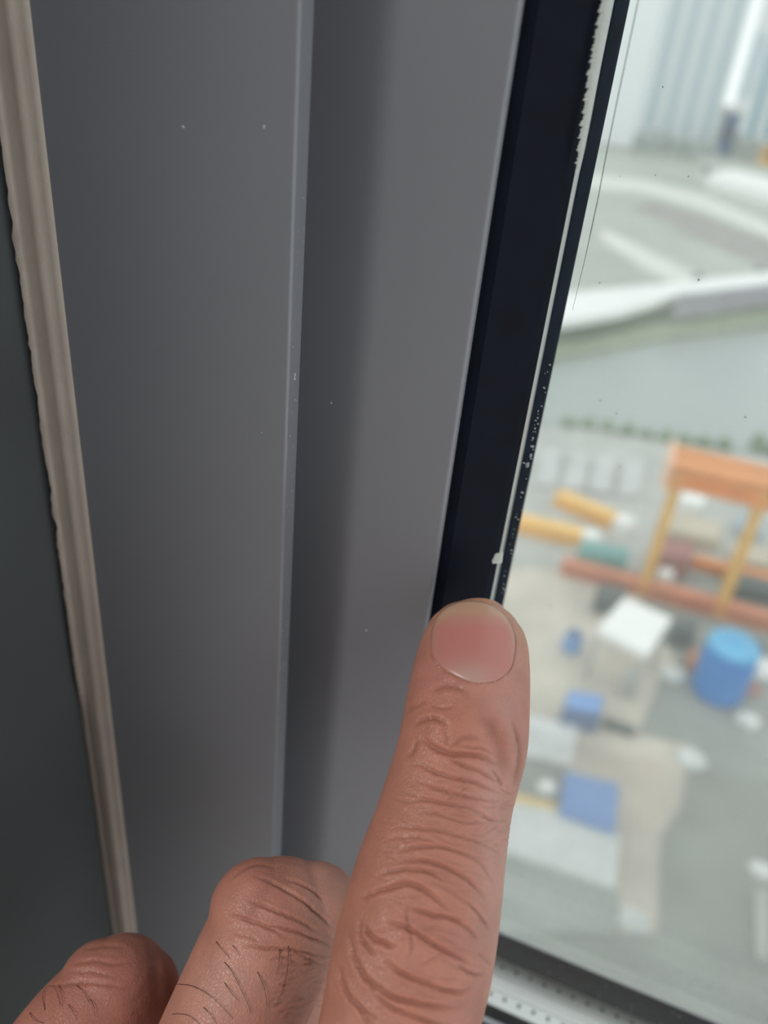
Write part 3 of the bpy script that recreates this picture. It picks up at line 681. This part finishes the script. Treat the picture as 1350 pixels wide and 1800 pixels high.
def build_hand():
    me = bpy.data.meshes.new('hand_raw'); me.from_pydata([tuple(v) for v in HV], [], HF); me.update()
    ob = bpy.data.objects.new('hand_raw', me); COL.objects.link(ob)
    md = ob.modifiers.new('r', 'REMESH'); md.mode = 'VOXEL'; md.voxel_size = 0.00024
    dg = bpy.context.evaluated_depsgraph_get(); ev = ob.evaluated_get(dg); m2 = bpy.data.meshes.new_from_object(ev)
    bpy.data.objects.remove(ob); bpy.data.meshes.remove(me)
    return m2
hm_ = build_hand()
nv = len(hm_.vertices)
P = np.empty(nv*3); hm_.vertices.foreach_get('co', P); P = P.reshape(-1, 3)
Ed = np.empty(len(hm_.edges)*2, dtype=np.int64); hm_.edges.foreach_get('vertices', Ed); Ed = Ed.reshape(-1, 2)
deg = np.bincount(Ed.ravel(), minlength=nv).astype(float)[:, None]
def lap(A):
    out = np.empty_like(A)
    for c in range(A.shape[1]):
        out[:, c] = np.bincount(Ed[:, 0], weights=A[Ed[:, 1], c], minlength=nv)+np.bincount(Ed[:, 1], weights=A[Ed[:, 0], c], minlength=nv)
    return out/deg
for it in range(18):
    P += 0.6*(lap(P)-P)
    P -= 0.61*(lap(P)-P)*(0.55 if it % 2 else 0.45)
hm_.vertices.foreach_set('co', P.ravel()); hm_.update()
Nn = np.empty(nv*3); hm_.vertex_normals.foreach_get('vector', Nn); Nn = Nn.reshape(-1, 3)

X2, Y2, DZ = project(P)
view = P/np.linalg.norm(P, axis=1)[:, None]
facing = -(view*Nn).sum(1)
inframe = (Y2 < 1900) & (X2 > -80) & (facing > -0.25)
sub = np.where(inframe)[0]; Ps = P[sub]; XS2, YS2 = X2[sub], Y2[sub]
def axis_dist(axis):
    d = np.full(len(sub), 1e9)
    for p in axis[::3]: d = np.minimum(d, ((Ps-p)**2).sum(1))
    out = np.full(nv, 1e3); out[sub] = np.sqrt(d)
    return out
dI, dM, dR = axis_dist(idx_axis), axis_dist(mid_axis), axis_dist(ring_axis)
fid = np.argmin(np.stack([dI, dM, dR]), 0)
fid[dI < 0.0118] = 0
fids = fid[sub]

def zoomA(L): return [(550+x*.2963, 1020+y*.2963) for x, y in L]
def zoomB(L): return [(500+x/3., 1400+y/3.) for x, y in L]
def zoomC(L): return [(x*.4815, 1400+y*.4815) for x, y in L]

disp = np.zeros(nv); crev = np.zeros(nv)
def poly_dist(pts, sel):
    x, y = X2[sel], Y2[sel]; best = np.full(len(sel), 1e9); par = np.zeros(len(sel)); side = np.zeros(len(sel))
    pts = np.array(pts, float); sl = np.linalg.norm(np.diff(pts, axis=0), axis=1); cum = np.concatenate([[0], np.cumsum(sl)]); tot = cum[-1]
    for i in range(len(pts)-1):
        ax_, ay = pts[i]; bx, by = pts[i+1]-pts[i]; l2 = bx*bx+by*by
        t = np.clip(((x-ax_)*bx+(y-ay)*by)/l2, 0, 1)
        dx, dy = x-ax_-t*bx, y-ay-t*by; d = np.hypot(dx, dy); m = d < best
        best[m] = d[m]; par[m] = (cum[i]+t[m]*sl[i])/tot; side[m] = np.sign(bx*dy[m]-by*dx[m])
    return best, par, side
def crease(finger, pts, depth=0.25, width=4.0, ridge=0.22, taper=0.25):
    width = width*0.8
    pts = catmull(pts, max(6, 5*len(pts)))
    pts[1:-1] += rng.normal(0, 0.7, (len(pts)-2, 2))
    lo = pts.min(0)-6*width; hi = pts.max(0)+6*width
    sel = sub[(fids == finger) & (XS2 > lo[0]) & (XS2 < hi[0]) & (YS2 > lo[1]) & (YS2 < hi[1])]
    if not len(sel): return
    d, t, s = poly_dist(pts, sel)
    tp_ = np.clip(np.minimum(t, 1-t)/taper, 0, 1)**0.7
    g = np.exp(-(d/width)**2)
    disp[sel] += tp_*(-depth*g+ridge*depth*np.exp(-((d-2.3*width)/(1.3*width))**2))*1e-3
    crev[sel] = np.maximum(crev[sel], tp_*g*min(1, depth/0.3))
def blob(finger, x, y, sx, sy, h, ang=0.0):
    sel = sub[(fids == finger) & (np.abs(XS2-x) < 3.2*max(sx, sy)) & (np.abs(YS2-y) < 3.2*max(sx, sy))]
    c_, s_ = math.cos(math.radians(ang)), math.sin(math.radians(ang))
    u = (X2[sel]-x)*c_+(Y2[sel]-y)*s_; v = -(X2[sel]-x)*s_+(Y2[sel]-y)*c_
    disp[sel] += h*1e-3*np.exp(-(u/sx)**2-(v/sy)**2)

# folds over the end joint
for L, d, w in [
    ([(600, 870), (650, 832), (720, 825), (770, 845), (800, 880)], .34, 5), ([(640, 925), (700, 980), (760, 1012), (820, 1030), (900, 1032), (980, 1042), (1040, 1062), (1100, 1100)], .50, 5.5),
    ([(690, 665), (790, 630), (860, 640), (930, 672)], .26, 8), ([(950, 790), (1040, 840), (1085, 920), (1110, 1000), (1128, 1100), (1128, 1190)], .36, 14),
    ([(1165, 830), (1205, 920), (1220, 1020), (1208, 1130), (1185, 1230)], .28, 6), ([(580, 1090), (650, 1100), (700, 1130), (780, 1160), (880, 1182), (960, 1202), (1060, 1242), (1130, 1262)], .32, 4.5),
    ([(800, 1060), (900, 1100), (980, 1130), (1050, 1170), (1100, 1202)], .30, 4), ([(600, 1185), (700, 1222), (800, 1252), (900, 1282), (1000, 1302), (1100, 1320)], .24, 4),
    ([(820, 1005), (850, 960), (920, 930), (1000, 950)], .22, 5), ([(860, 975), (930, 990), (1010, 1000), (1060, 1030)], .22, 3.5), ([(620, 940), (600, 1000), (560, 1050)], .2, 5),
    ([(700, 740), (780, 765), (830, 745)], .16, 4), ([(780, 880), (800, 930), (790, 985)], .2, 4), ([(560, 780), (620, 740), (690, 720)], .16, 5), ([(1060, 1120), (1110, 1180), (1120, 1240)], .25, 4),
    ([(540, 1260), (640, 1290), (760, 1320), (900, 1345)], .16, 3.5)]: crease(0, zoomA(L), d, w)
blob(0, 812, 1272, 70, 30, .35, 10); blob(0, 888, 1300, 16, 50, .55, -10); blob(0, 840, 1300, 26, 20, -.40); blob(0, 795, 1212, 60, 12, .18)
blob(0, 765, 1290, 22, 26, .30)
# folds over the middle joint
for L, d, w in [
    ([(700, 85), (800, 90), (900, 125), (1000, 140), (1100, 130)], .22, 3.5), ([(560, 165), (680, 165), (800, 180), (900, 205), (1000, 230), (1080, 270)], .24, 3.5),
    ([(600, 285), (720, 266), (820, 266), (900, 286), (980, 316), (1045, 356)], .30, 4), ([(620, 338), (720, 336), (800, 355), (880, 390), (960, 435), (1020, 490), (1070, 552)], .36, 4.5),
    ([(480, 420), (560, 396), (660, 386), (760, 405), (850, 452)], .28, 4), ([(400, 535), (480, 506), (560, 481), (650, 460), (720, 486), (800, 540), (850, 582), (885, 618)], .40, 5),
    ([(655, 582), (720, 606), (780, 626), (850, 632), (900, 652), (965, 662)], .42, 5), ([(950, 545), (1010, 600), (1050, 650), (1080, 705)], .28, 4),
    ([(540, 652), (600, 676), (650, 696), (720, 736), (800, 790), (880, 832), (940, 862), (990, 892)], .50, 5), ([(660, 560), (650, 620), (652, 690), (668, 740), (672, 800), (650, 865)], .26, 5),
    ([(405, 660), (450, 730), (500, 766), (560, 786), (600, 796)], .36, 5), ([(520, 850), (580, 910), (630, 941), (700, 971), (780, 1001), (860, 1026), (940, 1032), (1010, 1000)], .44, 5),
    ([(400, 640), (398, 720), (430, 790), (485, 842)], .28, 4), ([(335, 700), (360, 820), (400, 920), (450, 981), (520, 1031), (600, 1070), (700, 1091), (800, 1111), (900, 1111), (965, 1090)], .44, 5.5),
    ([(285, 880), (300, 960), (330, 1040), (390, 1110), (440, 1190), (480, 1240)], .34, 5), ([(840, 810), (790, 850), (720, 890)], .18, 4), ([(890, 642), (960, 690), (1025, 752)], .28, 4),
    ([(900, 880), (960, 920), (1010, 941), (1060, 930)], .30, 4), ([(440, 990), (520, 1080), (600, 1130), (700, 1170), (800, 1200), (900, 1215)], .34, 5), ([(940, 40), (1020, 80), (1090, 120), (1150, 140)], .18, 3.5),
    ([(620, 30), (740, 20), (860, 40), (980, 60)], .18, 3.5), ([(520, 230), (620, 215), (740, 225), (860, 255)], .16, 3.5), ([(760, 450), (840, 480), (920, 530), (960, 580)], .16, 4),
    ([(700, 700), (780, 690), (840, 700)], .12, 4), ([(360, 1060), (420, 1130), (500, 1190)], .2, 4), ([(1000, 300), (1060, 380), (1100, 470)], .15, 4), ([(1020, 820), (1060, 860), (1080, 900)], .15, 4)]: crease(0, zoomB(L), d, w)
blob(0, 675, 1600, 22, 40, .45); blob(0, 760, 1625, 34, 20, -.10); blob(0, 700, 1655, 18, 40, .35, 15); blob(0, 790, 1680, 40, 18, .30, 20)
blob(0, 740, 1545, 60, 14, .22, 12)
# many fine cross lines along the finger
for _ in range(90):
    y = random.uniform(1360, 1790); k = np.interp(y, [1300, 1800], [800, 712]); hwid = np.interp(y, [1300, 1800], [100, 130])
    x = k+random.uniform(-0.9, 0.85)*hwid; l = random.uniform(12, 38); sl = random.uniform(-0.1, 0.55)
    crease(0, [(x-l, y-l*sl), (x, y+random.uniform(-3, 3)), (x+l, y+l*sl)], random.uniform(.05, .12), random.uniform(1.8, 3.0), 0.3, 0.4)
for _ in range(70):
    x = random.uniform(790, 895); y = random.uniform(1365, 1500); l = random.uniform(6, 16); sl = random.choice([random.uniform(.1, .7), random.uniform(-.9, -.2)])
    crease(0, [(x-l, y-l*sl), (x, y+random.uniform(-2, 2)), (x+l, y+l*sl)], random.uniform(.06, .13), random.uniform(1.8, 2.6), 0.35, 0.4)
# folded middle finger
for L, d, w in [
    ([(925, 292), (1000, 320), (1060, 350), (1110, 386), (1150, 420), (1190, 456), (1222, 482)], .34, 3.6), ([(900, 378), (960, 400), (1020, 425), (1080, 451), (1130, 476), (1172, 506)], .32, 3.6),
    ([(830, 432), (900, 450), (960, 471), (1020, 500), (1060, 530)], .26, 3.4), ([(1040, 298), (1100, 320), (1150, 351), (1185, 392)], .26, 3),
    ([(960, 473), (1040, 486), (1100, 501), (1160, 526), (1212, 552)], .32, 3.4), ([(890, 543), (980, 556), (1060, 561), (1140, 576), (1205, 592)], .30, 3.4), ([(1080, 568), (1120, 590), (1185, 622)], .22, 3),
    ([(845, 300), (900, 262), (950, 250), (1010, 262)], .22, 4), ([(850, 500), (900, 510), (950, 530)], .14, 3), ([(980, 600), (1040, 590), (1100, 620)], .16, 3)]: crease(1, zoomC(L), d, w)
blob(1, 455, 1545, 28, 26, .35); blob(1, 505, 1545, 16, 30, -.25)
for _ in range(80):
    x = random.uniform(1000, 1200); y = random.uniform(580, 810); l = random.uniform(12, 34); sl = random.uniform(-0.5, 0.25)
    crease(1, zoomC([(x-l, y-l*sl), (x, y+random.uniform(-4, 4)), (x+l, y+l*sl)]), random.uniform(.06, .14), random.uniform(1.8, 2.8), 0.35, 0.4)
# ring finger, softer
for L, d, w in [([(260, 612), (340, 600), (420, 610), (480, 600)], .16, 4), ([(190, 692), (300, 680), (400, 690), (490, 702)], .16, 4), ([(300, 560), (380, 545), (460, 550)], .14, 4), ([(240, 640), (330, 640), (420, 655)], .12, 4)]: crease(2, zoomC(L), d, w)

# nail bed, nail folds
NAIL = np.array([(759, 1138), (761, 1110), (771, 1086), (790, 1068), (815, 1060), (846, 1061), (872, 1072), (893, 1094), (904, 1124), (903, 1153), (894, 1180), (873, 1196), (846, 1201), (823, 1198), (796, 1186), (775, 1171), (762, 1155)], float)
NL = np.concatenate([catmull(np.vstack([NAIL, NAIL[:1]]), 90)])
sel = np.where(inframe & (fid == 0) & (Y2 < 1260))[0]
d, t, s = poly_dist(NL, sel)
def inside(poly, x, y):
    c_ = np.zeros(len(x), bool); n = len(poly); j = n-1
    for i in range(n):
        xi, yi = poly[i]; xj, yj = poly[j]
        c_ ^= ((yi > y) != (yj > y)) & (x < (xj-xi)*(y-yi)/(yj-yi+1e-12)+xi); j = i
    return c_
ins = inside(NL, X2[sel], Y2[sel])
sd = np.where(ins, -d, d)
low = np.clip((Y2[sel]-1095)/60, 0, 1)                              # folds fade out towards the free edge
disp[sel] += (-0.55*np.clip(-sd/7, 0, 1)+0.20*low*np.exp(-((sd-7)/7.5)**2))*1e-3
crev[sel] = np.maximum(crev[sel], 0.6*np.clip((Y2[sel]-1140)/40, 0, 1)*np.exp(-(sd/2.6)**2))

P0 = P.copy(); N0 = Nn.copy()
P = P+Nn*disp[:, None]
hm_.vertices.foreach_set('co', P.ravel()); hm_.update()
hm_.polygons.foreach_set('use_smooth', np.ones(len(hm_.polygons), dtype=bool))
# skin tone: redder over the joints and in the folds, whose shade is painted darker too, paler and yellower round the nail
tone = np.tile(np.array([0.56, 0.305, 0.225]), (nv, 1))
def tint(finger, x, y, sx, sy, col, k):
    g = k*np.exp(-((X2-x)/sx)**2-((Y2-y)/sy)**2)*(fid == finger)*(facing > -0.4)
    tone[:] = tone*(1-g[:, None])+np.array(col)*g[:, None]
tint(0, 838, 1062, 130, 40, (.60, .40, .24), .75); tint(0, 912, 1120, 26, 70, (.62, .42, .28), .6)
tint(0, 770, 1180, 60, 60, (.55, .28, .235), .5); tint(0, 820, 1285, 75, 45, (.53, .245, .16), .55); tint(0, 865, 1300, 25, 45, (.52, .20, .12), .5)
tint(0, 735, 1640, 70, 60, (.55, .29, .23), .5); tint(0, 900, 1230, 30, 60, (.60, .33, .29), .5)
tint(1, 490, 1570, 90, 60, (.55, .29, .235), .6); tint(1, 420, 1740, 120, 90, (.68, .45, .36), .7); tint(1, 570, 1620, 55, 130, (.78, .56, .46), .85); tint(0, 875, 1480, 45, 330, (.64, .46, .395), .7)  # pale patches painted for light from the right on middle finger and index
tint(2, 200, 1740, 160, 90, (.46, .22, .17), .8)
tone *= np.array([.90, .715, .695])
cv = np.clip(crev, 0, 1)[:, None]*0.55  # crease shade painted into the tone for more contrast
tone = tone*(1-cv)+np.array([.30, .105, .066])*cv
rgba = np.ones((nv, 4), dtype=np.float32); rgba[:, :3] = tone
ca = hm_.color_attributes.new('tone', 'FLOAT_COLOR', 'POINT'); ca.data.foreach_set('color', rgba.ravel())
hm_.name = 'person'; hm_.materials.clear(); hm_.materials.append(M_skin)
person = bpy.data.objects.new('person', hm_); COL.objects.link(person)
tag(person, 'bare hand pointing its index fingertip at the black window gasket, other fingers folded', 'person')

# fingernail: a curved plate lying in its bed
tris = []
near = np.where(inframe & (fid == 0) & (Y2 < 1260) & (facing > 0))[0]
mask = np.zeros(nv, bool); mask[near] = True
remap = -np.ones(nv, int); remap[near] = np.arange(len(near))
lt = np.empty(len(hm_.loops), dtype=np.int64); hm_.loops.foreach_get('vertex_index', lt)
ls = np.empty(len(hm_.polygons), dtype=np.int64); hm_.polygons.foreach_get('loop_start', ls); ltot = np.empty(len(hm_.polygons), dtype=np.int64); hm_.polygons.foreach_get('loop_total', ltot)
q4 = ls[ltot == 4]; quads = np.stack([lt[q4+k] for k in range(4)], 1); quads = quads[mask[quads].all(1)]
bvh = BVHTree.FromPolygons([Vector(v) for v in P0[near]], [tuple(remap[q]) for q in quads])
V = []; Fc = []; NC = []
cx, cy = 832.0, 1132.0
nr, na = 22, 89
def nail_col(x, y, rr):
    c = np.array([.53, .215, .185])
    g = np.exp(-((x-835)/55)**2-((y-1105)/34)**2); c = c*(1-.35*g)+np.array([.62, .23, .19])*.35*g
    top = np.clip((1105-y)/34, 0, 1)+np.clip((rr-.78)/.22, 0, 1)*0.5*np.clip((1180-y)/60, 0, 1); top = min(1, top)
    c = c*(1-.75*top)+np.array([.58, .40, .26])*.75*top
    lun = np.exp(-((x-818)/46)**2-((y-1196)/26)**2); c = c*(1-.85*lun)+np.array([.60, .40, .34])*.75*lun
    return c
pts2 = [(cx, cy, 0.0)]
for i in range(1, nr+1):
    k = i/nr
    for j in range(na): pts2.append((cx+(NL[j][0]-cx)*k, cy+(NL[j][1]-cy)*k, k))
for (x, y, k) in pts2:
    dr = Vector(ray(x, y)); dr.normalize()
    h = bvh.ray_cast(Vector((0, 0, 0)), dr)
    pnt, nor = (h[0], h[1]) if h[0] is not None else (bvh.find_nearest(Vector(at(x, y, .12)))[0:2])
    lift = 0.00012-0.00045*max(0, (k-0.93)/0.07)**2*np.clip((y-1080)/60, 0.15, 1)
    V.append(np.array(pnt)+np.array(nor)*lift); NC.append(nail_col(x, y, k))
V = np.array(V)
for j in range(na): Fc.append((0, 1+j, 1+(j+1) % na))
for i in range(nr-1):
    for j in range(na): Fc.append((1+i*na+j, 1+(i+1)*na+j, 1+(i+1)*na+(j+1) % na, 1+i*na+(j+1) % na))
nail_m = bpy.data.materials.new('nail'); nail_m.use_nodes = True
b = nail_m.node_tree.nodes['Principled BSDF']; a_ = nail_m.node_tree.nodes.new('ShaderNodeAttribute'); a_.attribute_name = 'tone'
nail_m.node_tree.links.new(a_.outputs['Color'], b.inputs['Base Color']); b.inputs['Roughness'].default_value = 0.33; b.inputs['Subsurface Weight'].default_value = 0.25
b.inputs['Subsurface Radius'].default_value = (1, .4, .3); b.inputs['Subsurface Scale'].default_value = 0.0008
nail = mesh_obj('fingernail', V, Fc, nail_m, person, True)
nail['label'] = 'short pink fingernail with pale lunula'
rg = np.ones((len(V), 4), dtype=np.float32); rg[:, :3] = NC
nail.data.color_attributes.new('tone', 'FLOAT_COLOR', 'POINT').data.foreach_set('color', rg.ravel())
sm = nail.modifiers.new('thickness', 'SOLIDIFY'); sm.thickness = 0.0003; sm.offset = -1

# pale dry flakes of cuticle along the base of the nail
spots = []
for _ in range(46):
    x, y = NL[random.randint(52, 84)]
    x += random.uniform(-4, 4); y += random.uniform(-2, 8)
    h = bvh.ray_cast(Vector((0, 0, 0)), Vector(ray(x, y)).normalized())
    if h[0] is not None: spots.append((np.array(h[0])+np.array(h[1])*0.0001, np.array(h[1]), random.uniform(0.00008, 0.00022)))
flecks('cuticle_flakes', spots, mat('dry_skin', (.55, .36, .29), .7), person, 0.8)
# a few fine dark hairs on the folded fingers
allq = np.where(inframe & (facing > -0.1) & (Y2 > 1480))[0]
mask = np.zeros(nv, bool); mask[allq] = True; remap[:] = -1; remap[allq] = np.arange(len(allq))
quads = np.stack([lt[q4+k] for k in range(4)], 1); quads = quads[mask[quads].all(1)]
bvh2 = BVHTree.FromPolygons([Vector(v) for v in P[allq]], [tuple(remap[q]) for q in quads])
HA = [[(645, 686), (700, 692), (760, 720), (810, 765), (850, 810)], [(790, 530), (815, 560), (840, 590)], [(850, 545), (865, 560), (875, 580)], [(820, 605), (850, 640), (880, 700), (905, 755), (915, 790)], [(1020, 560), (1018, 610), (1008, 650)],
      [(1052, 545), (1048, 620), (1030, 700), (1005, 765)], [(745, 770), (775, 800), (790, 830)], [(630, 795), (690, 800), (730, 830)], [(940, 640), (965, 700), (975, 770)], [(820, 680), (850, 720), (870, 745)],
      [(165, 780), (160, 730), (180, 700), (205, 705), (220, 760)], [(215, 690), (230, 730), (228, 770)], [(110, 790), (130, 820), (160, 828)], [(280, 690), (310, 720), (325, 750)], [(250, 760), (270, 790), (280, 815)], [(330, 740), (345, 770), (345, 800)]]
V = []; Fc = []
for L in HA:
    pp = catmull(zoomC(L), 12); w3 = []
    for k, (x, y) in enumerate(pp):
        h = bvh2.ray_cast(Vector((0, 0, 0)), Vector(ray(x, y)).normalized())
        if h[0] is not None: w3.append(np.array(h[0])+np.array(h[1])*(0.00006+0.0005*math.sin(math.pi*k/11)*(random.random()*0.2+0.5)))
    if len(w3) > 3:
        v, f = tube(w3, list(np.linspace(0.000045, 0.00002, len(w3))), 5); k0 = len(V); V += v; Fc += [tuple(i+k0 for i in q) for q in f]
hair = mesh_obj('finger_hair', V, Fc, mat('dark_hair', (0.03, 0.02, 0.015), 0.5), person); hair['kind'] = 'stuff'
